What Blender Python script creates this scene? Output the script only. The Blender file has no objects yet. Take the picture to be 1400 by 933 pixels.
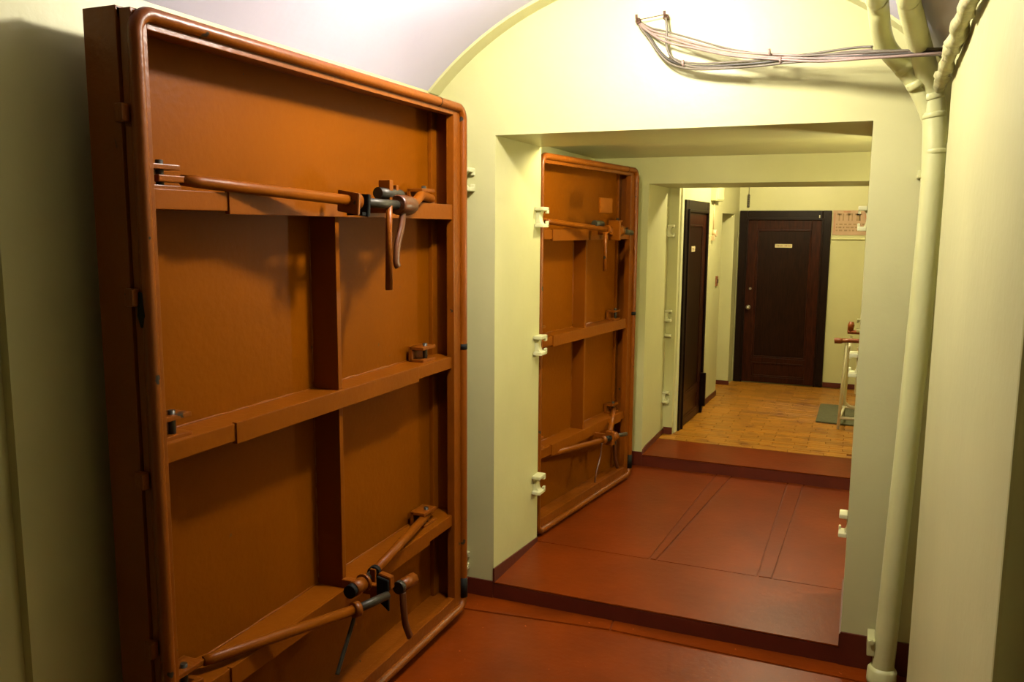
import bpy, bmesh, math, random
from mathutils import Vector, Matrix

random.seed(7)
U = 1.15                                   # plan units -> metres
scene = bpy.context.scene
col = scene.collection

# ------------------------------------------------------------------ camera
YAW, PITCH, ROLL = math.radians(22.645), math.radians(7.792), math.radians(.4025)
FPX = 1142.4
fw = Vector((-math.sin(YAW)*math.cos(PITCH), math.cos(YAW)*math.cos(PITCH), -math.sin(PITCH)))
rg = Vector((math.cos(YAW), math.sin(YAW), 0)); up = rg.cross(fw)
r2 = rg*math.cos(ROLL)+up*math.sin(ROLL); u2 = up*math.cos(ROLL)-rg*math.sin(ROLL)
cam = bpy.data.cameras.new('camera'); camo = bpy.data.objects.new('camera', cam); col.objects.link(camo)
cam.sensor_width = 36; cam.lens = 36*FPX/1400; cam.clip_start = .02
CAM = Vector((0, 0, 1.62))
m = Matrix((r2, u2, -fw)).transposed().to_4x4(); m.translation = CAM*U
camo.matrix_world = m
scene.camera = camo

# ------------------------------------------------------------------ world and exposure
w = bpy.data.worlds.new('world'); scene.world = w; w.use_nodes = True
w.node_tree.nodes['Background'].inputs[0].default_value = (1, .9, .7, 1)
w.node_tree.nodes['Background'].inputs[1].default_value = .0
scene.view_settings.view_transform = 'Standard'; scene.view_settings.look = 'None'
scene.view_settings.exposure = 0.1; scene.view_settings.gamma = 1.0
scene.view_settings.use_curve_mapping = False
CORRIDOR_LAMP = dict(loc=(-.74, 2.36, 2.43), r=.065, power=680, color=(1, .92, .78))
CHAMBER_LAMP = dict(loc=(-1.04, 3.80, 2.024), r=.024, power=1000, color=(1, .90, .58))
CHAMBER_WALL_LAMP = dict(loc=(.32, 4.10, 1.45), r=.06, power=330, color=(1, .90, .58))
ROOM_LAMP = dict(loc=(-.52, 6.60, 2.26), r=.07, power=540, color=(1, .87, .52))

# ------------------------------------------------------------------ materials
def mat(name, color, rough=.5, var=.08, vscale=3., bump=.0, bscale=60., metal=0., chips=None, spec=.5, streak=None, rnd=0., place=False):
    mt = bpy.data.materials.new(name); mt.use_nodes = True
    nt = mt.node_tree; N = nt.nodes; L = nt.links; b = N['Principled BSDF']
    b.inputs['Roughness'].default_value = rough; b.inputs['Metallic'].default_value = metal
    b.inputs['Specular IOR Level'].default_value = spec
    tc = N.new('ShaderNodeTexCoord')
    geo = N.new('ShaderNodeNewGeometry') if place else None
    co = geo.outputs['Position'] if place else tc.outputs['Object']
    nz = N.new('ShaderNodeTexNoise'); nz.inputs['Scale'].default_value = vscale; nz.inputs['Detail'].default_value = 6
    if streak:
        mp = N.new('ShaderNodeMapping'); mp.inputs['Scale'].default_value = streak
        L.new(co, mp.inputs[0]); L.new(mp.outputs[0], nz.inputs['Vector'])
    else:
        L.new(co, nz.inputs['Vector'])
    rp = N.new('ShaderNodeValToRGB'); e = rp.color_ramp.elements
    e[0].position = .3; e[1].position = .7
    e[0].color = tuple(c*(1-var) for c in color)+(1,); e[1].color = tuple(min(1, c*(1+var)) for c in color)+(1,)
    L.new(nz.outputs['Fac'], rp.inputs[0]); out = rp.outputs[0]
    if rnd:
        oi = N.new('ShaderNodeObjectInfo'); hs = N.new('ShaderNodeHueSaturation'); mr = N.new('ShaderNodeMapRange')
        mr.inputs['To Min'].default_value = 1-rnd; mr.inputs['To Max'].default_value = 1+rnd
        L.new(oi.outputs['Random'], mr.inputs['Value']); L.new(mr.outputs[0], hs.inputs['Value']); L.new(out, hs.inputs['Color']); out = hs.outputs[0]
    if chips:
        cn = N.new('ShaderNodeTexNoise'); cn.inputs['Scale'].default_value = chips[0]; cn.inputs['Detail'].default_value = 3
        L.new(co, cn.inputs['Vector'])
        cr = N.new('ShaderNodeValToRGB'); cr.color_ramp.elements[0].position = chips[1]; cr.color_ramp.elements[1].position = chips[1]+(.18 if place else .015)
        mx = N.new('ShaderNodeMix'); mx.data_type = 'RGBA'; mx.inputs['B'].default_value = tuple(chips[2])+(1,)
        L.new(cn.outputs['Fac'], cr.inputs[0]); L.new(cr.outputs[0], mx.inputs['Factor']); L.new(out, mx.inputs['A']); out = mx.outputs['Result']
    L.new(out, b.inputs['Base Color'])
    if bump:
        bn = N.new('ShaderNodeTexNoise'); bn.inputs['Scale'].default_value = bscale; bn.inputs['Detail'].default_value = 4
        L.new(co, bn.inputs['Vector'])
        bp = N.new('ShaderNodeBump'); bp.inputs['Strength'].default_value = bump; bp.inputs['Distance'].default_value = .01
        L.new(bn.outputs['Fac'], bp.inputs['Height']); L.new(bp.outputs[0], b.inputs['Normal'])
    return mt

M = {}
M['wall'] = mat('pale_green_wall_paint', (.445, .428, .205), .45, .05, 2.5, .12, 22, spec=.35)
M['ceiling'] = mat('white_ceiling_plaster', (.43, .405, .50), .7, .04, 2, .10, 18)
M['maroon'] = mat('maroon_skirting_paint', (.075, .010, .003), .4, .15, 6, .1, 40)
M['floor'] = mat('red_brown_floor_paint', (.132, .0205, .0005), .38, .20, 3.5, .12, 30, spec=.12, chips=(34, .715, (.36, .10, .03)))
M['floor2'] = mat('red_brown_floor_paint_inner', (.120, .0185, .0004), .38, .18, 3.0, .10, 24, spec=.10)
M['floor_dark'] = mat('dirty_joint', (.12, .026, .006), .8, .2, 10)
M['door'] = mat('orange_brown_door_paint', (.156, .039, .0008), .38, .09, 3.0, .10, 45, spec=.12)
M['door_in'] = mat('orange_brown_panel_paint', (.145, .037, .0003), .42, .08, 2.0, .14, 38, spec=.05, chips=(22, .745, (.10, .04, .015)))
M['door_edge'] = mat('orange_brown_worn_paint', (.152, .037, .0012), .34, .12, 5.0, .15, 50, spec=.25, chips=(14, .715, (.02, .018, .014)))
M['steel'] = mat('dark_greased_steel', (.035, .030, .020), .42, .3, 20, .1, 60, metal=.3, spec=.3)
M['black'] = mat('black_rubber', (.006, .006, .005), .6, .2, 20, spec=.15)
M['lever'] = mat('brown_lever_paint', (.075, .020, .004), .35, .2, 12, .1, 50, chips=(30, .68, (.03, .022, .014)))
M['pipe'] = mat('pale_green_pipe_paint', (.47, .465, .21), .38, .05, 4, .15, 26)
M['lug'] = mat('white_green_lug_paint', (.54, .53, .30), .38, .05, 8, .1, 30)
M['cable_pink'] = mat('pinkish_cable', (.20, .135, .11), .5, .12, 30)
M['cable_grey'] = mat('grey_cable', (.085, .068, .042), .5, .15, 30)
M['cable_dark'] = mat('dark_cable', (.026, .021, .012), .5, .2, 30)
M['rusty'] = mat('rusty_iron', (.06, .025, .012), .7, .3, 30)
M['crust'] = mat('crusted_paint', (.36, .34, .16), .6, .3, 25, .5, 30, chips=(26, .66, (.10, .06, .03)))
M['wood_dark'] = mat('dark_varnished_wood', (.024, .0052, .0015), .32, .6, 6, .08, 30, streak=(14, 14, 1.2), spec=.12)
M['wood_panel'] = mat('nearly_black_varnished_wood', (.012, .0036, .0012), .34, .5, 6, .08, 30, streak=(14, 14, 1.2), spec=.1)
M['wood_frame'] = mat('black_varnished_frame', (.008, .003, .0015), .34, .4, 6, .08, 30, streak=(14, 14, 1.2), spec=.12)
M['parquet'] = mat('worn_oak_parquet', (.30, .122, .008), .36, .25, 14, .08, 40, streak=(3, 18, 3), rnd=.20, spec=.3, place=True, chips=(5.5, .54, (.17, .055, .006)))
M['wood_red'] = mat('red_brown_varnish', (.19, .042, .006), .28, .25, 10, .05, 30, streak=(4, 14, 14))
M['white_metal'] = mat('cream_painted_metal', (.62, .58, .38), .35, .05, 8)
M['mat'] = mat('grey_green_doormat', (.09, .088, .038), .95, .2, 40, .5, 160)
M['paper'] = mat('pinkish_paper', (.38, .25, .15), .8, .06, 8)
M['ink'] = mat('faded_ink', (.25, .165, .08), .8, .2, 20)
M['ink_red'] = mat('faded_red_ink', (.36, .18, .10), .8, .2, 20)
M['plate'] = mat('ivory_sign_plate', (.45, .37, .18), .5, .06, 10)
M['brass'] = mat('worn_brass', (.40, .36, .26), .3, .2, 20, metal=.8)
M['socket'] = mat('brown_bakelite', (.16, .06, .02), .4, .2, 20)
M['cream_plastic'] = mat('cream_plastic', (.46, .34, .17), .4, .1, 20)

def glow(name, color, strength):
    mt = bpy.data.materials.new(name); mt.use_nodes = True
    b = mt.node_tree.nodes['Principled BSDF']
    b.inputs['Base Color'].default_value = (.9, .9, .85, 1)
    b.inputs['Emission Color'].default_value = tuple(color)+(1,); b.inputs['Emission Strength'].default_value = strength
    return mt

# ------------------------------------------------------------------ mesh builder
class MB:
    def __init__(s): s.bm = bmesh.new()
    def _merge(s, t, mtx=None):
        if mtx is not None: bmesh.ops.transform(t, matrix=mtx, verts=t.verts)
        me = bpy.data.meshes.new('tmp'); t.to_mesh(me); t.free(); s.bm.from_mesh(me); bpy.data.meshes.remove(me)
    def box(s, x0, x1, y0, y1, z0, z1, bev=0., mtx=None, seg=2):
        t = bmesh.new(); bmesh.ops.create_cube(t, size=1)
        bmesh.ops.transform(t, matrix=Matrix.Translation(((x0+x1)/2, (y0+y1)/2, (z0+z1)/2)) @ Matrix.Diagonal((abs(x1-x0), abs(y1-y0), abs(z1-z0), 1)), verts=t.verts)
        if bev: bmesh.ops.bevel(t, geom=t.edges[:], offset=bev, segments=seg, affect='EDGES', profile=.6)
        s._merge(t, mtx); return s
    def prism(s, poly, lo, hi, axis='z', bev=0., mtx=None):
        def P(a, b, h): return {'z': (a, b, h), 'y': (a, h, b), 'x': (h, a, b)}[axis]
        t = bmesh.new(); A = [t.verts.new(P(a, b, lo)) for a, b in poly]; B = [t.verts.new(P(a, b, hi)) for a, b in poly]
        n = len(poly); t.faces.new(A); t.faces.new(B[::-1])
        for i in range(n): t.faces.new((A[i], B[i], B[(i+1) % n], A[(i+1) % n]))
        bmesh.ops.recalc_face_normals(t, faces=t.faces)
        if bev: bmesh.ops.bevel(t, geom=t.edges[:], offset=bev, segments=2, affect='EDGES')
        s._merge(t, mtx); return s
    def tube(s, pts, r, seg=14, closed=False, lump=0., cap=True, flat=None):
        pts = [Vector(p) for p in pts]; n = len(pts); t = bmesh.new()
        rr = r if isinstance(r, (list, tuple)) else [r]*n
        rings = []; prev = None
        for i, p in enumerate(pts):
            if closed: d = pts[(i+1) % n]-pts[i-1]
            else: d = (pts[min(i+1, n-1)]-pts[max(i-1, 0)])
            d.normalize()
            if prev is None:
                a = Vector((0, 0, 1)) if abs(d.z) < .9 else Vector((1, 0, 0))
            else: a = prev
            a = (a-d*a.dot(d)).normalized(); prev = a; b = d.cross(a)
            ring = []
            for k in range(seg):
                q = 2*math.pi*k/seg; R = rr[i]*(1+(random.uniform(-lump, lump) if lump else 0))
                fa, fb = (flat if flat else (1, 1))
                ring.append(t.verts.new(p+a*math.cos(q)*R*fa+b*math.sin(q)*R*fb))
            rings.append(ring)
        for i in range(n if closed else n-1):
            A, B = rings[i], rings[(i+1) % n]
            for k in range(seg):
                f = t.faces.new((A[k], B[k], B[(k+1) % seg], A[(k+1) % seg])); f.smooth = True
        if cap and not closed: t.faces.new(rings[0]); t.faces.new(rings[-1][::-1])
        bmesh.ops.recalc_face_normals(t, faces=t.faces)
        s._merge(t); return s
    def sphere(s, c, r, seg=20, sc=(1, 1, 1)):
        t = bmesh.new(); bmesh.ops.create_uvsphere(t, u_segments=seg, v_segments=seg//2, radius=r)
        for f in t.faces: f.smooth = True
        bmesh.ops.transform(t, matrix=Matrix.Translation(c) @ Matrix.Diagonal((*sc, 1)), verts=t.verts)
        s._merge(t); return s
    def build(s, name, material, parent=None, at=(0, 0, 0)):
        bmesh.ops.transform(s.bm, matrix=Matrix.Scale(U, 4) @ Matrix.Translation(-Vector(at)), verts=s.bm.verts)
        me = bpy.data.meshes.new(name); s.bm.to_mesh(me); s.bm.free()
        me.materials.append(M[material] if isinstance(material, str) else material)
        o = bpy.data.objects.new(name, me); col.objects.link(o); o.location = Vector(at)*U
        if parent: o.parent = parent
        return o

def spline(pts, n=8):
    pts = [Vector(p) for p in pts]; out = []
    for i in range(len(pts)-1):
        p0 = pts[max(i-1, 0)]; p1 = pts[i]; p2 = pts[i+1]; p3 = pts[min(i+2, len(pts)-1)]
        for k in range(n):
            t = k/n
            out.append(.5*((2*p1)+(p2-p0)*t+(2*p0-5*p1+4*p2-p3)*t*t+(3*p1-p0-3*p2+p3)*t**3))
    out.append(pts[-1]); return out

def tag(o, label=None, cat=None, group=None, kind=None):
    if label: o['label'] = label
    if cat: o['category'] = cat
    if group: o['group'] = group
    if kind: o['kind'] = kind
    return o
def empty(name, loc, label, cat, group=None, rz=0):
    o = bpy.data.objects.new(name, None); col.objects.link(o); o.location = Vector(loc)*U; o.rotation_euler = (0, 0, rz)
    o.empty_display_size = .1
    return tag(o, label, cat, group)
def struct(name, mb, material, label, cat):
    return tag(mb.build(name, material), label, cat, None, 'structure')
def box1(*a, **k): return MB().box(*a, **k)

# ================================================================== SETTING
XL = -1.68; Y1, Y1B = 3.2, 3.73; Y2, Y2B = 5.25, 5.87; YF = 8.28
XJ, XR1 = -1.415, .006; ZS, ZL1 = .07, 1.99; Z2, ZL2 = .145, 1.893
CX, CZ, CR = -.736, 1.27, 1.303
def vault_z(x): return CZ+math.sqrt(max(CR*CR-(x-CX)**2, 0))

# corridor walls
struct('wall_left', box1(XL-.2, XL, 1.22, Y1, -.1, vault_z(XL)).box(XL-.2, XL-.025, -2.2, 1.22, -.1, vault_z(XL)), 'wall',
       'pale green painted corridor wall behind the large open steel door', 'wall')
struct('wall_right', box1(.215, .5, 1.36, 2.89, -.1, 2.16, .006).box(.27, .5, -2.2, 1.36, -.1, 2.16).box(.345, .5, 2.89, Y1, -.1, 2.3), 'wall',
       'smooth cream green corridor wall beside the vertical pipe', 'wall')
struct('wall_back', box1(XL-.2, .5, -2.4, -2.2, -.1, 2.8), 'wall', 'pale green wall closing the corridor behind the viewer', 'wall')
wf = struct('wall_front', box1(-1.95, XJ, Y1, Y1B, -.1, 2.8).box(XR1, .55, Y1, Y1B, -.1, 2.8).box(XJ, XR1, Y1, Y1B, ZL1, 2.8), 'wall',
       'thick pale green bulkhead wall with square doorway under the vault', 'wall')
# vaulted ceiling
a0 = math.atan2(vault_z(XL)-CZ, XL-CX); a1 = math.atan2(vault_z(.30)-CZ, .30-CX)
arc = [(CX+CR*math.cos(a0+(a1-a0)*i/120), CZ+CR*math.sin(a0+(a1-a0)*i/120)) for i in range(121)]
t = bmesh.new(); rows = []
NY = 6
for j in range(NY+1):
    y = -2.2+(Y1+2.2)*j/NY
    rows.append([t.verts.new((x, y, z)) for x, z in arc]+[t.verts.new((CX+(x-CX)*1.12, y, CZ+(z-CZ)*1.12)) for x, z in arc[::-1]])
n = len(rows[0])
for j in range(NY):
    for i in range(n):
        f = t.faces.new((rows[j][i], rows[j][(i+1) % n], rows[j+1][(i+1) % n], rows[j+1][i])); f.smooth = False
bmesh.ops.recalc_face_normals(t, faces=t.faces)
mb = MB(); mb._merge(t); struct('ceiling', mb, 'ceiling', 'white plaster barrel vault over the corridor', 'ceiling')
# painted fillet along the arch
mb = MB(); inner = [(CX+(x-CX)*.992, CZ+(z-CZ)*.992) for x, z in arc]
mb.prism(inner+[(CX+(x-CX)*1.005, CZ+(z-CZ)*1.005) for x, z in arc[::-1]], 3.115, Y1, 'y')
struct('trim_1', mb, 'wall', 'cream painted fillet where the vault meets the bulkhead', 'trim')
# inner chamber
struct('wall_chamber_left', box1(-1.95, -1.62, Y1B, Y2, -.1, 2.2), 'wall', 'pale green chamber wall behind the smaller steel door', 'wall')
struct('wall_chamber_right', box1(.40, .55, Y1B, Y2, -.1, 2.2), 'wall', 'pale green right wall of the small chamber', 'wall')
struct('ceiling_chamber', box1(-1.95, .55, Y1B, Y2, 2.055, 2.3), 'wall', 'flat pale green ceiling of the small chamber', 'ceiling')
struct('wall_middle', box1(-1.95, -1.265, Y2, Y2B, -.1, 2.8).box(.034, .9, Y2, Y2B, -.1, 2.8).box(-1.265, .034, Y2, Y2B, ZL2, 2.8), 'wall',
       'second pale green bulkhead wall between chamber and parquet room', 'wall')
# parquet room
S0 = Vector((-1.205, 5.95, 0)); S1 = Vector((-1.140, 7.434, 0)); SD = (S1-S0).normalized(); SN = Vector((SD.y, -SD.x, 0))
srot = -math.atan2(SD.x, SD.y)
struct('wall_far_left', MB().prism([(-1.9, Y2B), (-1.1965, Y2B+.0), (S1.x, S1.y), (-1.9, S1.y)], -.1, 2.5).box(-1.9, -1.40, 7.434, 8.0, -.1, 1.75)
       .prism([(-1.9, 7.434), (S1.x, 7.434), (-1.115, 8.0), (-1.9, 8.0)], 1.75, 2.5).box(-1.9, -1.115, 8.0, YF, -.1, 2.5), 'wall',
       'cream wall of the parquet room with a dark door and a recess', 'wall')
struct('wall_far', box1(-1.9, 1.2, YF, YF+.2, -.1, 2.6), 'wall', 'cream end wall around the dark wooden door', 'wall')
struct('wall_far_right', box1(1.05, 1.25, Y2B, YF, -.1, 2.6), 'wall', 'cream right wall of the parquet room', 'wall')
struct('ceiling_far', box1(-1.9, 1.25, Y2B, YF+.1, 2.5, 2.65), 'ceiling', 'white flat ceiling of the parquet room', 'ceiling')

# ------------------------------------------------------------------ floors
fl = struct('floor', box1(XL-.2, .5, -2.2, Y1, -.1, -.006), 'floor_dark', 'red brown painted corridor floor in front of the bulkhead', 'floor')
def slab(poly, z0, z1, material, parent, name='floor_panel'):
    return MB().prism(poly, z0, z1, 'z', .0025).build(name, material, parent)
g = .0018
slab([(XL+g, 3.03), (-.858-g, 3.115), (-.868-g, Y1-g), (XL+g, Y1-g)], -.006, 0, 'floor', fl)
slab([(-.858+g, 3.115), (.34, 3.09), (.34, Y1-g), (-.868+g, Y1-g)], -.006, 0, 'floor', fl)
slab([(XL+g, 1.2), (.21, 1.2), (.21, 2.9), (.34, 2.9), (.34, 3.084), (-.858+g, 3.109), (XL+g, 3.024)], -.006, 0, 'floor', fl)
slab([(XL+g, -2.19), (.26, -2.19), (.26, 1.194), (XL+g, 1.194)], -.006, 0, 'floor', fl)
sill = struct('trim_2', box1(XJ, XR1, Y1+.004, Y1B, -.1, ZS-.003, .003), 'floor2', 'raised red brown threshold of the square doorway', 'threshold')
slab([(XJ+.002, Y1-.002), (XR1-.002, Y1-.002), (XR1-.002, Y1B+.0), (XJ+.002, Y1B+.0)], ZS-.006, ZS, 'floor2', sill, 'tread')
box1(XJ-.0, XR1, Y1-.004, Y1+.006, -.002, ZS-.007).build('riser', 'maroon', sill)
fc = struct('floor_chamber', box1(-1.62, .40, Y1B, Y2, -.1, ZS-.006), 'floor_dark', 'red brown painted chamber floor crossed by two narrow strips', 'floor')
la0, la1 = (-.845, Y1B), (-.775, Y2); lb0, lb1 = (-.812, Y1B), (-.682, Y2)
ra0, ra1 = (-.352, Y1B), (-.345, Y2); rb0, rb1 = (-.290, Y1B), (-.252, Y2)
g = .0032
for poly, dz in ([[(-1.62, Y1B), (la0[0]-g, Y1B), (la1[0]-g, Y2), (-1.62, Y2)], 0], [[(la0[0]+g, Y1B), (lb0[0]-g, Y1B), (lb1[0]-g, Y2), (la1[0]+g, Y2)], .002],
              [[(lb0[0]+g, Y1B), (ra0[0]-g, Y1B), (ra1[0]-g, Y2), (lb1[0]+g, Y2)], 0], [[(ra0[0]+g, Y1B), (rb0[0]-g, Y1B), (rb1[0]-g, Y2), (ra1[0]+g, Y2)], .002],
              [[(rb0[0]+g, Y1B), (.40, Y1B), (.40, Y2), (rb1[0]+g, Y2)], 0]):
    slab(poly, ZS-.006, ZS+dz, 'floor2', fc, 'floor_strip' if dz else 'floor_panel')
st = struct('trim_3', box1(-1.265, .034, Y2+.005, 5.71, -.1, Z2-.003), 'floor2', 'raised red brown step up to the parquet room', 'step')
slab([(-1.263, Y2-.004), (.032, Y2-.004), (.032, 5.708), (-1.263, 5.708)], Z2-.006, Z2, 'floor2', st, 'tread')
box1(-1.265, .034, Y2-.006, Y2+.008, ZS-.002, Z2-.007).build('riser', 'maroon', st)
ff = struct('floor_parquet', box1(-1.265, .034, 5.712, Y2B, -.1, Z2-.008).box(-1.5, 1.05, Y2B, YF, -.1, Z2-.008), 'floor_dark', 'worn yellow oak parquet floor of the far room', 'floor')
BW, BD, GP = .226, .0535, .0016
def block():
    return MB().box(GP, BW-GP, GP, BD-GP, -.010, 0, .0012, seg=1)
first = None; rest = MB(); cnt = 0
rows_n = int((YF-5.714)/BD)
for j in range(rows_n):
    y = 5.714+j*BD; off = (j % 2)*BW/2+random.choice((0, 0, .03))
    x = -1.52+off
    while x < 1.04:
        xlim_r = .034 if y < Y2B else 1.05
        xlim_l = -1.265 if y < Y2B else -1.30
        if x < xlim_l-.12 or x+BW > xlim_r+.14: x += BW; continue
        dz = random.uniform(-.0012, .0008)
        if -1.30 < x < .01 and cnt < 300:
            if first is None:
                first = block().build('parquet_block', 'parquet', ff); o = first
            else:
                o = first.copy(); col.objects.link(o)
            o.location = Vector((x, y, Z2+dz))*U; cnt += 1
        else:
            rest.box(x+GP, x+BW-GP, y+GP, y+BD-GP, Z2-.010, Z2+dz)
        x += BW
tag(rest.build('parquet_blocks', 'parquet', ff), kind='stuff')

# ------------------------------------------------------------------ skirtings (painted dark maroon)
def skirt(name, mb, label): return struct(name, mb, 'maroon', label, 'baseboard')
skirt('baseboard_front_left', box1(XL, XJ, Y1-.008, Y1, 0, .075), 'maroon painted skirting left of the square doorway')
skirt('baseboard_front_right', box1(XR1-.002, .345, Y1-.008, Y1, 0, .128), 'maroon painted skirting behind the foot of the pipe')
skirt('baseboard_jamb_left', MB().prism([(Y1-.004, ZS), (Y1B, ZS), (Y1B, ZS+.022), (Y1-.004, ZS+.064)], XJ-.002, XJ+.006, 'x'), 'maroon painted skirting on the left doorway jamb')
skirt('baseboard_jamb_right', box1(XR1-.006, XR1+.002, Y1-.004, Y1B, ZS, ZS+.05), 'maroon painted skirting on the right doorway jamb')
skirt('baseboard_middle_left', box1(-1.62, -1.262, Y2-.008, Y2, ZS, Z2+.018), 'maroon painted skirting left of the raised step')
skirt('baseboard_middle_jamb', MB().prism([(Y2-.004, Z2), (Y2B, Z2), (Y2B, Z2+.038), (Y2+.10, Z2+.040), (Y2+.02, Z2+.030), (Y2-.004, Z2+.004)], -1.267, -1.258, 'x'), 'maroon painted skirting on the jamb above the raised step')
skirt('baseboard_far_return', box1(-1.258, -1.1955, Y2B-.006, Y2B+.002, Z2, Z2+.05), 'maroon painted skirting below the white lugs of the second bulkhead')
mb = MB(); R = Matrix.Translation(S0) @ Matrix.Rotation(srot, 4, 'Z')
mb.box(-.003, .008, .845, 1.484, Z2, Z2+.05, mtx=R); skirt('baseboard_far_left', mb, 'maroon painted skirting between the side door and the recess')
skirt('baseboard_far', box1(-1.40, -1.105, 7.99, 8.0, Z2, Z2+.04).box(-.282, 1.05, YF-.012, YF, Z2, Z2+.045), 'maroon painted skirting along the end wall')
skirt('baseboard_chamber', box1(-1.62, -1.612, Y1B, Y2-.01, ZS, ZS+.06).box(.392, .40, Y1B, Y2, ZS, ZS+.06), 'maroon painted skirting of the small chamber')

# ================================================================== BLAST DOORS
def clevis(root, u0, u1, v, w0, w1, mt='door_edge'):
    """fork that takes the flat end of a locking rod: two plates, back web and pin"""
    b = MB().box(w0, w1, u0, u1, v+.046, v+.058, .002).box(w0, w1, u0, u1, v-.002, v+.010, .002).box(w0-.004, w0+.010, u0, u1, v-.002, v+.058, .001)
    o = b.build('rod_bracket', mt, root)
    c = ((w0+w1)/2+.01, (u0+u1)/2)
    MB().tube([(c[0], c[1], v-.004), (c[0], c[1], v+.068)], .009, 10).build('pin', 'steel', o)
    return o

def blast_door(name, loc, rz, W, H, T, ribs, vu, covers, label, clips=True):
    root = empty(name, loc, label, 'blast door', None, rz); root['kind'] = 'thing'
    rim = .040
    MB().box(-T, -T+.012, .012, W-.012, .012, H-.012).build('back_panel', 'door_in', root)
    for nm, bx in (('side_plate', (-T, -.030, .004, .028, .004, H-.004)), ('side_plate', (-T, -.030, W-.034, W-.010, .004, H-.004)),
                   ('top_plate', (-T, -.030, .006, W-.006, H-.030, H-.006)), ('bottom_plate', (-T, -.030, .006, W-.006, .006, .060))):
        MB().box(*bx, bev=.002).build(nm, 'door_edge', root)
    # flat flange ring behind the hose
    b = MB()
    for bx in ((-.026, .006, .010, .054, .010, H-.010), (-.026, .006, W-.052-.036, W-.010, .010, H-.010)):
        b.box(*bx, bev=.002)
    for bx in ((-.0262, .0058, .053, W-.087, H-.048, H-.010), (-.0262, .0058, .053, W-.087, .010, .075)):
        b.box(*bx, bev=.002)
    b.build('flange', 'door_edge', root)
    # round sealing hose with rounded corners
    r = .0165; c = .045; pts = []
    y0, y1, z0, z1 = r, W-r, r, H-r
    for cy, cz, a in ((y1-c, z1-c, 0), (y0+c, z1-c, 90), (y0+c, z0+c, 180), (y1-c, z0+c, 270)):
        for k in range(7):
            q = math.radians(a+15*k); pts.append((.010, cy+c*math.cos(q), cz+c*math.sin(q)))
    full = []
    for i in range(len(pts)):
        A, B = Vector(pts[i]), Vector(pts[(i+1) % len(pts)]); n = max(1, int((B-A).length/.12))
        full += [A.lerp(B, k/n) for k in range(n)]
    seal = MB().tube(full, r, 12, closed=True).build('sealing_hose', 'door_edge', root)
    # joints in the hose
    for y, z in ((W*.865, H-r),):
        MB().tube([(.010, y, z), (.010, y+.004, z)], r+.0012, 12).build('hose_joint', 'black', seal)
    # worn lower corner
    k = [p for p in full if p.y > W-.06 and .06 < p.z < .16]
    MB().tube([(.010, W-r, .055), (.010, W-r, .14)], r+.0015, 12).build('worn_patch', 'black', seal)
    MB().tube([(.002, r-.003, H*.662), (.001, r-.005, H*.675), (.002, r-.004, H*.70)], [r-.004, r, r-.003], 12).build('worn_patch', 'black', seal)
    MB().tube([(.010, W-r, H*.535), (.010, W-r, H*.546)], r+.0012, 12).build('worn_patch', 'black', seal)
    # inner corner angle on the far side plate and weld beads
    MB().box(-T+.012, -T+.030, W-.075, W-.034, .06, H-.03, .003).build('corner_angle', 'door', root)
    # ribs
    for i, v in enumerate(ribs):
        o = MB().box(-T+.010, -.006, .028, W-.034, v-.046, v, .002).build('rib', 'door', root)
        c0, c1 = covers[i]
        MB().box(-.016, -.001, c0, c1, v-.054, v+.003, .0018).build('rib_cover', 'door', o)
        pts = [(-T+.013, .05+(W-.14)*k/30, v+random.uniform(-.001, .002)) for k in range(31)]
        MB().tube(pts, [random.uniform(.002, .0045) for _ in pts], 6, lump=.3).build('weld_bead', 'door_edge', o)
    for a, b2 in ((ribs[1], ribs[0]-.05), (ribs[2], ribs[1]-.05)):
        o = MB().box(-T+.010, -.018, vu-.010, vu+.010, a-.002, b2+.006, .002).build('stiffener', 'door', root)
        pts = [(-T+.013, vu-.012, a+.02+(b2-a-.04)*k/20) for k in range(21)]
        MB().tube(pts, [random.uniform(.0015, .004) for _ in pts], 6, lump=.3).build('weld_bead', 'door_edge', o)
    # retaining clips on the free edge
    if clips:
        for v in (1.83, 1.43, 1.01, .60, .2):
            MB().box(-.034, -.006, -.010, .006, v-.020, v+.020, .002).box(-.012, -.004, -.016, .004, v-.018, v+.018, .001).build('edge_clip', 'door_edge', root)
    # hinge knuckles between door and wall
    for v in (.35, H-.35):
        h = MB().tube([(-T-.012, W-.02, v-.07), (-T-.012, W-.02, v+.07)], .022, 12).box(-T-.012, -T+.01, W-.16, W-.02, v-.045, v+.045, .003).build('hinge', 'door_edge', root)
    return root

# --- large door
X0, YD, ZD = -1.472, 1.385, .028
d1 = blast_door('blast_door', (X0, YD, ZD), 0, 1.625, 2.060, .126, (1.70-ZD, 1.108-ZD, .457-ZD), .790,
                ((.300, 1.545), (.295, 1.265), (.24, 1.34)), 'large orange brown steel blast door opened against the corridor wall')
def D(x, y, z): return (x-X0, y-YD, z-ZD)
for v in (1.70, 1.108, .457):
    clevis(d1, .075, .165, v-ZD, -.085, -.025); clevis(d1, 1.36, 1.46, v-ZD, -.095, -.035)
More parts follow.
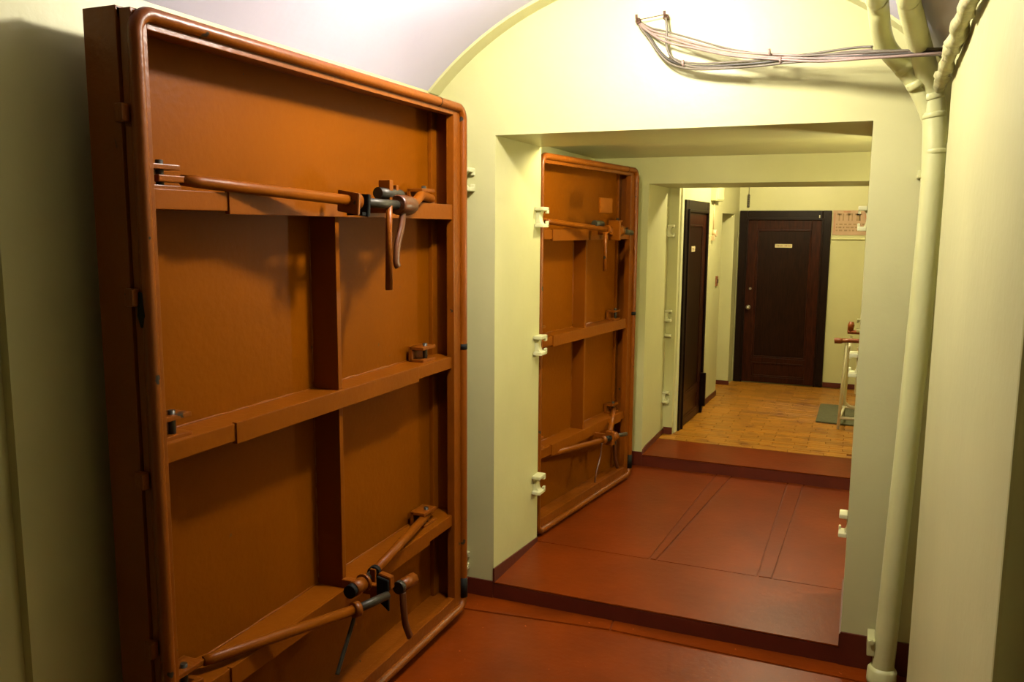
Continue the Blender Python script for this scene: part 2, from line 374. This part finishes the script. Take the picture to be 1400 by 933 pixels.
# upper locking gear
rod = MB().tube([D(-1.50, 1.555, 1.724), D(-1.49, 1.60, 1.722), D(-1.39, 2.105, 1.692)], [.013, .0155, .0155], 14).build('locking_rod', 'door', d1)
MB().box(-.013, .013, -.085, .02, -.008, .008, .003, mtx=Matrix.Translation(D(-1.502, 1.56, 1.725))).build('flat_end', 'door', rod)
cl = MB().tube([D(-1.389, 2.10, 1.692), D(-1.386, 2.128, 1.690)], .026, 18).build('collar', 'door_edge', d1)
MB().prism([(-.038, .034), (.034, .022), (.030, -.040), (-.042, -.028)], .0, .012, 'y', .002, mtx=Matrix.Translation(D(-1.388, 2.088, 1.690))).build('end_plate', 'door_edge', cl)
MB().prism([(-.034, .024), (.034, .022), (.030, -.044), (-.038, -.036)], .0, .014, 'y', .002, mtx=Matrix.Translation(D(-1.386, 2.138, 1.690))).box(-.03, .024, -.02, .003, -.040, -.030, mtx=Matrix.Translation(D(-1.386, 2.138, 1.690))).build('end_plate', 'black', cl)
MB().tube([D(-1.386, 2.16, 1.689), D(-1.382, 2.40, 1.686)], .0145, 14).build('threaded_shaft', 'steel', d1)
MB().tube([D(-1.415, 2.290, 1.722), D(-1.41, 2.42, 1.719)], .0185, 14).build('pivot_pin', 'steel', d1)
MB().box(-.030, .012, -.010, .012, -.055, .050, .003, mtx=Matrix.Translation(D(-1.41, 2.345, 1.715))).box(-.030, .010, .035, .05, -.055, .036, .003, mtx=Matrix.Translation(D(-1.41, 2.345, 1.715))).build('pivot_plate', 'door_edge', d1)
hub = MB().tube([D(-1.382, 2.350, 1.687), D(-1.382, 2.358, 1.687), D(-1.383, 2.415, 1.686), D(-1.384, 2.445, 1.688), D(-1.385, 2.465, 1.69)], [.029, .0325, .0325, .028, .018], 20).build('hub', 'lever', d1)
MB().tube(spline([D(-1.388, 2.46, 1.690), D(-1.41, 2.53, 1.706), D(-1.44, 2.61, 1.724), D(-1.475, 2.70, 1.727), D(-1.50, 2.80, 1.722)]), .0165, 14).build('locking_rod', 'door', d1)
MB().tube(spline([D(-1.375, 2.378, 1.680), D(-1.372, 2.362, 1.62), D(-1.372, 2.334, 1.56), D(-1.372, 2.326, 1.51), D(-1.372, 2.334, 1.492)]), .0125, 10, flat=(.75, 1.15)).build('lever', 'lever', d1)
MB().tube([D(-1.380, 2.300, 1.690), D(-1.380, 2.296, 1.60), D(-1.380, 2.292, 1.418)], [.0105, .010, .0115], 12).build('lever', 'door_edge', d1)
MB().box(-.075, .0, -.012, .012, -.030, .010, .003, mtx=Matrix.Translation(D(-1.40, 2.345, 1.69))).build('gear_arm', 'door_edge', d1)
# lower locking gear
rod = MB().tube([D(-1.53, 1.585, .487), D(-1.52, 1.61, .486), D(-1.342, 2.015, .478)], [.013, .0155, .0155], 14).build('locking_rod', 'door', d1)
MB().box(-.013, .013, -.09, .02, -.008, .008, .003, mtx=Matrix.Translation(D(-1.536, 1.585, .487)) @ Matrix.Rotation(-.3, 4, 'Z')).build('flat_end', 'door', rod)
MB().tube([D(-1.346, 2.005, .478), D(-1.338, 2.024, .477)], .0235, 18).build('collar', 'door_edge', d1)
MB().tube([D(-1.340, 2.02, .477), D(-1.315, 2.15, .470)], .0135, 14).build('threaded_shaft', 'steel', d1)
MB().prism([(-.030, .050), (.012, .042), (.014, -.060), (-.010, -.042), (-.03, -.03)], 0, .010, 'y', .002, mtx=Matrix.Translation(D(-1.325, 2.150, .475))).build('gear_plate', 'black', d1)
MB().prism([(-.030, .056), (.014, .048), (.016, .010), (-.03, -.02)], .010, .034, 'y', .002, mtx=Matrix.Translation(D(-1.325, 2.152, .475))).build('gear_plate', 'door_edge', d1)
sl = MB().tube([D(-1.400, 2.085, .500), D(-1.398, 2.135, .499)], .024, 16).tube([D(-1.398, 2.140, .499), D(-1.397, 2.150, .499)], .029, 16).build('sleeve', 'door_edge', d1)
MB().tube([D(-1.398, 2.065, .500), D(-1.400, 2.088, .500)], .021, 16).build('end_cap', 'black', sl)
MB().box(-.010, .010, -.004, .004, -.085, .020, .002, mtx=Matrix.Translation(D(-1.398, 2.20, .503))).build('link_plate', 'door', d1)
rr = MB().tube([D(-1.425, 2.255, .490), D(-1.53, 2.80, .487)], .0165, 14).build('locking_rod', 'door', d1)
MB().tube([D(-1.421, 2.238, .490), D(-1.425, 2.257, .490)], .0215, 16).build('collar', 'black', rr)
MB().tube([D(-1.418, 2.232, .490), D(-1.421, 2.240, .490)], .012, 14).build('end_cap', 'steel', rr)
MB().box(-.015, .015, -.01, .09, -.007, .007, .003, mtx=Matrix.Translation(D(-1.528, 2.785, .487)) @ Matrix.Rotation(.19, 4, 'Z')).build('flat_end', 'door', rr)
pin = MB().tube([D(-1.335, 2.265, .448), D(-1.332, 2.345, .445)], .021, 8).build('pivot_pin', 'door_edge', d1)
MB().tube([D(-1.336, 2.250, .448), D(-1.335, 2.268, .448)], .0215, 14).build('end_cap', 'steel', pin)
MB().tube(spline([D(-1.325, 2.262, .432), D(-1.322, 2.262, .38), D(-1.322, 2.272, .32), D(-1.322, 2.300, .262)]), .0125, 10, flat=(.8, 1.1)).build('lever', 'lever', d1)
MB().tube(spline([D(-1.345, 2.01, .455), D(-1.350, 1.99, .41), D(-1.352, 1.958, .36), D(-1.352, 1.925, .312)]), .0065, 8).build('lever', 'steel', d1)
MB().box(-.145, .0, -.012, .012, -.020, .014, .003, mtx=Matrix.Translation(D(-1.345, 2.17, .475))).build('gear_arm', 'door_edge', d1)
MB().tube([D(-1.40, 2.14, .499), D(-1.425, 2.25, .492)], .012, 10).build('gear_arm', 'steel', d1)

# --- smaller door in the chamber
W2 = 1.235; TH = math.radians(7.5); ZD2 = .080
d2 = blast_door('blast_door', (-1.4395, 3.748, ZD2), -TH, W2, 1.892, .105, (1.606-ZD2, 1.074-ZD2, .507-ZD2), .600,
                ((.17, W2-.06), (.19, W2-.10), (.19, W2-.14)), 'smaller orange brown steel blast door standing open inside the chamber', clips=False)
def E2(w, u, z): return (w, u, z-ZD2)
for v in (1.606, 1.074, .507):
    clevis(d2, .06, .14, v-ZD2, -.07, -.02); clevis(d2, 1.03, 1.12, v-ZD2, -.08, -.03)
MB().tube([E2(-.03, .13, 1.648), E2(-.02, .18, 1.646), E2(.085, .635, 1.609)], [.012, .0145, .0145], 12).build('locking_rod', 'door', d2)
MB().tube([E2(.084, .625, 1.610), E2(.086, .648, 1.608)], .0225, 16).build('collar', 'door_edge', d2)
MB().box(.075, .088, .535, .69, 1.615, 1.695, .004).build('pivot_plate', 'door', d2)
MB().tube([E2(.06, .52, 1.640), E2(.06, .62, 1.638)], .017, 12).build('pivot_pin', 'steel', d2)
MB().box(.055, .12, .716, .742, 1.470, 1.575, .004).build('gear_plate', 'door', d2)
MB().tube([E2(.085, .74, 1.604), E2(.085, .82, 1.602)], .030, 16).build('hub', 'door', d2)
MB().tube([E2(.085, .80, 1.602), E2(.082, .985, 1.590)], .0155, 12).build('threaded_shaft', 'steel', d2)
MB().tube([E2(.09, .600, 1.595), E2(.092, .598, 1.50), E2(.092, .597, 1.388)], [.012, .0085, .0105], 12).build('lever', 'door_edge', d2)
MB().box(-.02, .085, .70, .72, 1.50, 1.535, .003).build('gear_arm', 'door_edge', d2)
MB().tube([E2(-.05, .14, .452), E2(-.04, .17, .452), E2(.09, .625, .452)], [.012, .0145, .0145], 12).build('locking_rod', 'door', d2)
MB().tube([E2(.088, .615, .452), E2(.092, .640, .452)], .0225, 16).build('collar', 'door_edge', d2)
MB().tube([E2(.09, .635, .452), E2(.10, .70, .450)], .016, 12).build('threaded_shaft', 'black', d2)
MB().box(.07, .115, .70, .735, .325, .405, .004).build('gear_plate', 'door_edge', d2)
MB().tube([E2(.09, .74, .440), E2(.09, .80, .438)], .026, 14).build('hub', 'door', d2)
MB().tube([E2(.088, .80, .438), E2(.082, .98, .41)], .012, 12).build('threaded_shaft', 'steel', d2)
MB().tube([E2(.055, .80, .455), E2(-.045, 1.085, .530)], .0155, 12).build('locking_rod', 'door', d2)
MB().tube(spline([E2(.09, .61, .44), E2(.09, .60, .37), E2(.09, .555, .30), E2(.09, .53, .235)]), .006, 8).build('lever', 'lever', d2)
MB().tube(spline([E2(.095, .785, .42), E2(.095, .785, .36), E2(.095, .80, .30), E2(.095, .83, .245)]), .010, 8).build('lever', 'lever', d2)
MB().box(-.02, .09, .71, .73, .36, .385, .003).build('gear_arm', 'door_edge', d2)

# ================================================================== WHITE LOCKING LUGS
def lug(loc, wd, dp, h, side, label, group, half=False, web=.42):
    """cast lug: two jaws with turned-in tips on a C-shaped web; side=+1 points to +x"""
    root = empty('locking_lug', loc, label, 'lug', group)
    x = side; j = h*.36
    def bx(x0, x1, y0, y1, z0, z1, b): return MB().box(min(x*x0, x*x1), max(x*x0, x*x1), y0, y1, z0, z1, b)
    for q in ((1,) if half else (1, -1)):
        bx(0, wd, 0, dp, min(q*h, q*(h-j)), max(q*h, q*(h-j)), j*.28).build('jaw', 'lug', root)
        bx(wd*.72, wd, dp*.72, dp, min(q*(h-j*.2), q*(h-j*1.75)), max(q*(h-j*.2), q*(h-j*1.75)), j*.2).build('jaw_tip', 'lug', root)
    if not half:
        poly = [(-.001*x, -h+j*.6)]+[(x*(wd*(web+.38)-wd*.42*math.cos(math.radians(q))), (h-j*.9)*math.sin(math.radians(q))) for q in range(-80, 81, 20)]+[(-.001*x, h-j*.6)]
        MB().prism(poly, dp*.25, dp*.8, 'y').build('web', 'lug', root)
    return root
G1 = 'white lugs on the rear edge of the square doorway'
for z, nm in ((1.665, 'top'), (1.062, 'middle'), (.378, 'bottom')):
    lug((XJ, 3.652, z), .043, .080, .047, 1, f'{nm} white painted locking lug beside the smaller steel door', G1)
for z, nm in ((1.662, 'top'), (1.066, 'middle'), (.380, 'bottom')):
    lug((XR1, 3.655, z), .034, .078, .050, -1, f'{nm} white painted locking lug on the doorway edge opposite the smaller steel door', G1, web=.10)
G2 = 'small lugs on the jamb of the second bulkhead'
for z, nm, hf in ((1.60, 'topmost small pale lug on the jamb before the dark side door', 0), (1.005, 'paired small pale lug at mid height before the dark side door', 0), (.83, 'single bar pale lug just below mid height before the dark side door', 1), (.42, 'lowest small pale lug on the jamb before the dark side door', 0)):
    lug((-1.265, Y2B-.050, z), .045, .048, .042, 1, nm, G2, hf)
lug((.034, Y2B-.055, 1.0), .045, .05, .042, -1, 'small pale lug on the jamb above the white stand', G2)
G3 = 'lugs on the bulkhead beside the large door'
lug((-1.565, Y1-.052, 1.812), .060, .052, .048, 1, 'pale green lug on the bulkhead beside the top of the large steel door', G3)
lug((-1.575, Y1-.052, .155), .045, .052, .04, 1, 'pale green lug on the bulkhead beside the foot of the large steel door', G3)

# ================================================================== PIPES
def pix(x, y, Y):                     # point on the plane y=Y seen at a photo pixel
    d = r2*((x-700)/FPX)-u2*((y-466.5)/FPX)+fw
    return CAM+d*((Y-CAM.y)/d.y)
pr = empty('riser_pipe', (.152, 3.12, 0), 'pale green painted vertical pipe with a branch near the vault', 'pipe')
PB = Vector((.152, 3.12, 0))
def PR(x, z, y=3.12): return Vector((x, y, z))-PB
main = [PR(*p) for p in ((.150, .02), (.156, .15), (.173, .689), (.188, 1.209), (.198, 1.70))]
main += [pix(*p)-PB for p in ((1278, 195, 3.12), (1277, 150, 3.12), (1272, 118, 3.11), (1264, 86, 3.04), (1256, 55, 2.92), (1248, 25, 2.76), (1243, 0, 2.63))]
main += [PR(.072, 2.238, 2.3), PR(.072, 2.238, 0), PR(.072, 2.238, -2.2)]
MB().tube(spline(main, 5), [.0375-.0065*max(0, min(1, (k-28)/26)) for k in range(71)], 20, cap=True).build('pipe', 'pipe', pr)
br = [pix(*p)-PB for p in ((1278, 176, 3.128), (1272, 158, 3.125), (1264, 137, 3.118), (1251, 112, 3.105), (1234, 90, 3.09), (1214, 68, 3.04), (1205, 45, 2.97), (1202, 20, 2.88), (1200, 0, 2.80))]
br += [PR(-.012, 2.285, 2.45), PR(-.012, 2.285, 0), PR(-.012, 2.285, -2.2)]
MB().tube(spline(br, 5), .031, 20).build('branch_pipe', 'pipe', pr)
MB().tube([PR(.150, .0), PR(.150, .012), PR(.151, .05), PR(.151, .062)], [.050, .050, .049, .040], 20).build('foot_collar', 'pipe', pr)
for (x, y), (x3, y3) in (((1273.5, 128), (1275, 138)), ((1277, 154), (1277.5, 162)), ((1278.5, 204), (1278.4, 211))):
    p, q = pix(x, y, 3.119)-PB, pix(x3, y3, 3.119)-PB
    MB().tube([p, p.lerp(q, .3), p.lerp(q, .7), q], [.0368, .0382, .0382, .0368], 20).build('weld_ring', 'pipe', pr)
for (x, y), (x3, y3) in (((1240, 98), (1233, 89)), ((1255, 119), (1250, 110))):
    p, q = pix(x, y, 3.095)-PB, pix(x3, y3, 3.09)-PB
    MB().tube([p, p.lerp(q, .3), p.lerp(q, .7), q], [.0303, .0320, .0320, .0303], 16).build('weld_ring', 'pipe', pr)
MB().box(-.056, -.030, -.02, .079, .10, .16, .004).tube([(-.043, -.028, .155), (-.043, -.012, .155)], .009, 8).build('pipe_clamp', 'pipe', pr)
MB().box(.0, .09, -.005, .079, 1.79, 1.815, .003).build('pipe_clamp', 'pipe', pr)
MB().box(.078, .086, -.03, .02, 1.80, 1.90, .002).build('pipe_clamp', 'lug', pr)

# crusted cable run along the right springing of the vault
pts = [(.188+random.uniform(-.004, .004), 3.05-.04*k, min(2.062+.0036*k, 2.128)+random.uniform(-.004, .004)) for k in range(80)]
tag(MB().tube(pts, [.012]+[.0185+random.uniform(-.0035, .0035) for _ in pts[1:]], 12, lump=.20).build('cable_conduit', 'crust', at=(.188, 1.5, 2.1)),
    'crusted painted cable run along the right springing of the vault', 'conduit')

# ================================================================== CABLES
def depth(x): return 3.180-.215*max(0, min(1, (x-872)/320))-.05*max(0, min(1, (x-1180)/120))
def cpath(pts, dy=0.): return spline([pix(x, y, depth(x)-dy) for x, y in pts], 5)
cb = empty('cable_bundle', (0, 3.1, 2.2), 'sagging bundle of pink and grey cables strung across the bulkhead', 'cables')
off = Vector((0, 3.1, 2.2))
def cable(pts, r, mt, dy=0.):
    MB().tube([p-off for p in cpath(pts, dy)], r, 8).build('cable', mt, cb)
top = [(874, 31), (890, 41), (910, 47), (950, 59), (1000, 70), (1050, 74), (1110, 76), (1180, 75), (1240, 72), (1299, 67)]
low = [(874, 32), (888, 50), (900, 68), (915, 82), (935, 89), (962, 91), (1000, 89), (1040, 86), (1075, 82), (1120, 79), (1180, 76), (1240, 73), (1299, 70)]
cable(top, .0042, 'cable_pink'); cable([(x, y+4) for x, y in top], .0042, 'cable_pink', .006); cable([(x, y-2+3*math.sin(x/40)) for x, y in top], .0036, 'cable_grey', -.004)
cable([(874, 33), (905, 55), (950, 66), (1000, 76), (1060, 81), (1120, 84), (1180, 80), (1240, 76), (1299, 71)], .0045, 'cable_pink', .010)
cable(low, .0052, 'cable_dark'); cable([(x, y+4) for x, y in low], .0042, 'cable_grey', .006); cable([(x, y-4) for x, y in low[3:]], .0040, 'cable_grey', .003)
cable([(910, 24), (912, 40), (911, 60), (918, 78), (934, 88), (960, 93), (1005, 92)], .0045, 'cable_grey', .004)
cable([(1040, 78), (1090, 76), (1140, 69), (1170, 65), (1193, 64)], .0042, 'cable_grey', -.06)
cable([(1055, 80), (1100, 79), (1150, 72), (1193, 68)], .0040, 'cable_pink', -.05)
for x, y in ((934, 87), (1067, 83), (1052, 72)):
    p = pix(x, y, depth(x)-.004)-off
    MB().tube([p+Vector((-.004, 0, .0)), p+Vector((.004, 0, .001))], .013, 10).build('cable_tie', 'cable_pink', cb)
for i, (x, y, lb) in enumerate(((872, 28, 'rusty wall hook holding the free end of the cable bundle'), (910, 23, 'rusty wall hook with the thin taut wire beside the cable bundle'))):
    p = pix(x, y, 3.165); q = Vector((p.x, Y1, p.z))
    h = empty('wall_hook', p, lb, 'hook', 'hooks holding the cables')
    MB().tube([q-p+Vector((0, .01, 0)), (0, 0, 0), (0, -.02, .004), (0, -.024, .016)], .005, 8).build('shank', 'rusty', h)
    MB().sphere((0, .006, 0), .0115, 12, (1, .7, 1)).build('insulator', 'rusty', h)
p, q = pix(874, 27, 3.16), pix(908, 20, 3.16)
tag(MB().tube([p, (p+q)/2, q], .0018, 6).build('tie_wire', 'rusty', at=tuple(p)), 'thin wire stretched between the two rusty wall hooks', 'wire')

# ================================================================== FAR ROOM
def panel_door(name, mtx, W, H, label, mirror=False):
    """framed dark wooden door in plane x (width) / z, facing -y, hung on mtx"""
    root = bpy.data.objects.new(name, None); col.objects.link(root); root.matrix_world = Matrix.Translation(Vector(mtx.translation)*U) @ mtx.to_3x3().to_4x4()
    tag(root, label, 'door', None, 'structure')
    fwd_ = .075
    fr = MB().box(0, fwd_, -.035, .0, 0, H, .005).box(W-fwd_, W, -.035, .0, 0, H, .005).box(fwd_, W-fwd_, -.035, .0, H-.075, H, .005)
    fr.build('door_frame', 'wood_frame', root)
    MB().box(fwd_-.012, fwd_+.006, -.045, -.030, 0, H-.07, .003).box(W-fwd_-.006, W-fwd_+.012, -.045, -.030, 0, H-.07, .003).box(fwd_, W-fwd_, -.045, -.030, H-.088, H-.066, .003).build('frame_bead', 'wood_frame', root)
    x0, x1 = fwd_+.004, W-fwd_-.004; z1 = H-.08; st = .085
    b = MB().box(x0, x0+st, -.028, -.004, .006, z1, .003).box(x1-st, x1, -.028, -.004, .006, z1, .003)
    b.box(x0+st, x1-st, -.028, -.004, z1-.095, z1, .003).box(x0+st, x1-st, -.028, -.004, .20, .245, .003).box(x0+st, x1-st, -.028, -.004, .006, .06, .003)
    leaf = b.build('door_leaf', 'wood_dark', root)
    MB().box(x0+st, x1-st, -.018, -.006, .245, z1-.095).build('door_panel', 'wood_panel', leaf)
    MB().box(x0+st, x1-st, -.020, -.006, .06, .20).build('door_panel', 'wood_dark', leaf)
    for (a, c, e, f) in ((x0+st, x1-st, .245, z1-.095), (x0+st, x1-st, .06, .20)):
        MB().box(a, a+.016, -.026, -.014, e, f, .004).box(c-.016, c, -.026, -.014, e, f, .004).box(a+.014, c-.014, -.026, -.014, e, e+.016, .004).box(a+.014, c-.014, -.026, -.014, f-.016, f, .004).build('panel_moulding', 'wood_dark', leaf)
    return root, leaf
mt = Matrix.Translation((-1.100, YF-.002, Z2)); Wd = .815
dr, leaf = panel_door('door_1', mt, Wd, 1.642, 'dark varnished panelled wooden door in the far end wall')
kx = .112
MB().sphere((kx, -.062, .725), .019, 14, (1, .8, 1)).tube([(kx, -.026, .725), (kx, -.055, .725)], .008, 10).tube([(kx, -.030, .725), (kx, -.026, .725)], .022, 14).build('knob', 'brass', leaf)
MB().tube([(kx+.012, -.036, .905), (kx+.012, -.026, .905)], .012, 12).build('lock_cylinder', 'brass', leaf)
sg = MB().box(.331, .484, -.021, -.017, 1.298, 1.331, .001).build('name_plate', 'plate', leaf)
b = MB()
for k in range(9):
    if k != 4: b.box(.345+k*.0145, .353+k*.0145, -.0216, -.0205, 1.308, 1.322)
tag(b.build('lettering', 'ink', sg), kind='stuff')
MB().box(Wd-.105, Wd-.097, -.050, -.044, 1.575, 1.60).build('door_catch', 'brass', dr)
mt = Matrix.Translation(S0+SD*.035+Vector((0, 0, Z2))) @ Matrix(((SD.x, -SN.x, 0), (SD.y, -SN.y, 0), (0, 0, 1))).to_4x4()
ds, leaf2 = panel_door('door_2', mt, .775, 1.675, 'dark wooden side door in the cream wall of the parquet room')
sg = MB().box(.262, .372, -.021, -.017, 1.300, 1.340, .001).build('name_plate', 'plate', leaf2)
MB().box(.28, .30, -.0216, -.0205, 1.31, 1.33).box(.315, .35, -.0216, -.0205, 1.31, 1.33).build('lettering', 'ink', sg)
MB().box(.665, .69, -.075, -.03, .06, .33, .004).build('door_stop', 'wood_frame', leaf2)
def SW(s, n, z): return S0+SD*s+SN*n+Vector((0, 0, z))
RS = Matrix.Translation(S0) @ Matrix.Rotation(srot, 4, 'Z')
struct('trim_4', MB().box(-.002, .022, -.028, .034, Z2, 1.90, .004, mtx=RS), 'lug', 'white painted post on the near side of the dark side door', 'trim')
o = empty('junction_box', tuple(SW(1.12, 0, 1.84)), 'grey painted box high on the wall between side door and recess', 'box', rz=srot)
MB().box(0, .05, -.14, .13, 0, .16, .006).build('body', 'pipe', o); MB().box(.05, .056, -.13, .12, .01, .15, .003).build('lid', 'pipe', o)
tag(MB().tube([SW(1.10, .006, 1.84), SW(1.10, .006, 1.60)], .006, 8).build('wall_cable', 'cream_plastic', at=tuple(SW(1.10, 0, 1.6))), 'thin painted cable running down from the grey wall box', 'cable')
o = empty('wall_socket', tuple(SW(1.10, 0, 1.56)), 'cream socket hanging on the thin cable below the grey box', 'socket', rz=srot)
MB().tube([(0, 0, .02), (.035, 0, .02)], .030, 14).build('body', 'cream_plastic', o); MB().box(.0, .03, -.055, -.025, -.04, .0, .004).build('plug', 'cream_plastic', o); MB().box(.0, .03, .04, .07, .0, .045, .004).build('plug', 'cream_plastic', o)
o = empty('light_switch', tuple(SW(1.315, 0, 1.13)), 'narrow brown switch on the cream wall beside the recess', 'switch', rz=srot)
MB().box(0, .014, -.03, .03, 0, .085, .003).build('plate', 'socket', o); MB().box(.014, .020, -.012, .012, .025, .06, .002).build('rocker', 'rusty', o)
o = empty('twisted_cord', (-1.03, YF, 1.82), 'dark twisted cord hanging above the corner of the far door', 'cord')
MB().tube([(.006*math.sin(k*1.2), -.012+.006*math.cos(k*1.2), .004*k) for k in range(30)], .007, 8).build('strand', 'cable_dark', o)
MB().tube([(-.006*math.sin(k*1.2), -.012-.006*math.cos(k*1.2), .004*k) for k in range(30)], .007, 8).build('strand', 'cable_grey', o)
MB().tube([(0, -.008, .11), (0, -.006, .40)], .003, 6).build('strand', 'cable_grey', o)
# poster
o = empty('poster', (-.275, YF-.004, 1.565), 'faded pinkish printed notice pinned beside the far door', 'poster')
MB().box(0, .42, -.004, 0, 0, .225).build('sheet', 'paper', o)
b = MB(); 
for k, (x, wd) in enumerate(((.05, .012), (.085, .01), (.13, .012), (.16, .01), (.20, .03), (.225, .012))):
    b.box(x, x+wd, -.0052, -.004, .13, .195)
    if k % 2 == 0: b.box(x-.015, x+wd+.015, -.0052, -.004, .180, .195)
for r_ in range(3):
    x = .03
    while x < .38:
        wd = random.uniform(.012, .03); b.box(x, x+wd, -.0052, -.004, .035+.028*r_, .049+.028*r_); x += wd+random.uniform(.008, .016)
tag(b.build('lettering', 'ink', o), kind='stuff')
for bx in ((.012, .022, -.0052, -.004, .02, .20), (.09, .15, -.0052, -.004, .205, .217), (.27, .31, -.0052, -.004, .15, .20)): MB().box(*bx).build('red_print', 'ink_red', o)
tag(MB().box(-.275, .16, YF-.020, YF, 1.525, 1.538, .002).build('picture_rail', 'pipe', at=(-.275, YF, 1.525)), 'thin painted rail below the pinkish notice', 'rail')
# doormat
tag(MB().prism([(-.262, 6.70), (.10, 6.66), (.14, 7.41), (-.258, 7.40)], Z2+.001, Z2+.012, 'z', .003).build('doormat', 'mat', at=(-.06, 7.0, Z2)), 'grey green doormat lying on the parquet under the white stand', 'doormat')
# white stand with wooden rails
o = empty('stand', (.10, 6.72, Z2), 'cream metal legged stand with red brown wooden rails on the parquet', 'stand')
def ST(x, y, z): return (x-.10, y-6.72, z-Z2)
MB().tube(spline([ST(-.158, 6.53, .806), ST(-.145, 6.53, .807), ST(-.10, 6.53, .808), ST(-.06, 6.53, .812), ST(.42, 6.53, .815)], 4), [.012, .026, .027, .027]+[.026]*4+[.020]*9, 12, flat=(.8, 1)).build('rail', 'wood_red', o)
MB().tube([ST(-.075, 6.92, .832), ST(-.06, 6.92, .832), ST(.42, 6.92, .832)], .022, 12, flat=(.75, 1)).build('rail', 'wood_red', o)
MB().tube([ST(-.058, 6.92, .832), ST(-.052, 6.92, .885), ST(-.050, 6.92, .912)], [.020, .025, .016], 12).build('rail_knob', 'wood_red', o)
for x0, x1, y in ((-.072, -.096, 6.53), (.36, .385, 6.53), (-.05, -.07, 6.92), (.36, .385, 6.92)):
    MB().tube([ST(x0, y, .80), ST(x1, y+(.0 if y < 6.7 else .02), Z2+(.002 if y < 6.7 else .0125))], .0110, 10).build('leg', 'white_metal', o)
MB().tube(spline([ST(-.055, 6.60, .77), ST(-.060, 6.60, .60), ST(-.064, 6.60, .38), ST(-.045, 6.60, .325), ST(.02, 6.60, .305), ST(.30, 6.60, .305), ST(.33, 6.60, .38), ST(.33, 6.60, .77)], 5), .011, 10).build('frame', 'white_metal', o)
MB().box(-.10, .27, -.085, -.075, .40-Z2, .75-Z2, .003).build('panel', 'white_metal', o)
for y in (6.53, 6.93):
    MB().tube([ST(-.088, y, .235), ST(.378, y, .235)], .011, 10).build('crossbar', 'white_metal', o)
MB().tube([ST(-.088, 6.53, .24), ST(-.066, 6.92, .24)], .010, 10).build('crossbar', 'white_metal', o)

# ================================================================== LAMPS
def lamp(name, spec, base_top, label, cat='lamp', axis='z'):
    x, y, z = spec['loc']; r = spec['r']
    o = empty(name, (x, y, base_top), label, cat)
    g_ = glow(name+'_glass', spec['color'], spec['power'])
    MB().sphere((0, 0, z-base_top), r, 24).build('globe', g_, o)
    MB().tube([(0, 0, 0), (0, 0, -.008), (0, 0, -.010)], [r*.9, r*.9, r*.5], 18).build('base', 'lug', o)
    MB().tube([(0, 0, -.008), (0, 0, z-base_top+r*.9)], r*.35, 12).build('stem', 'lug', o)
    return o
lamp('corridor_lamp', CORRIDOR_LAMP, 2.56, 'glass globe lamp hanging from the crown of the vault')
lamp('chamber_lamp', CHAMBER_LAMP, 2.055, 'small glass bulb under the ceiling of the chamber')
lamp('room_lamp', ROOM_LAMP, 2.50, 'glass globe lamp under the ceiling of the parquet room')
lamp('chamber_wall_lamp', CHAMBER_WALL_LAMP, 2.055, 'glass globe lamp hanging beside the right wall of the chamber')
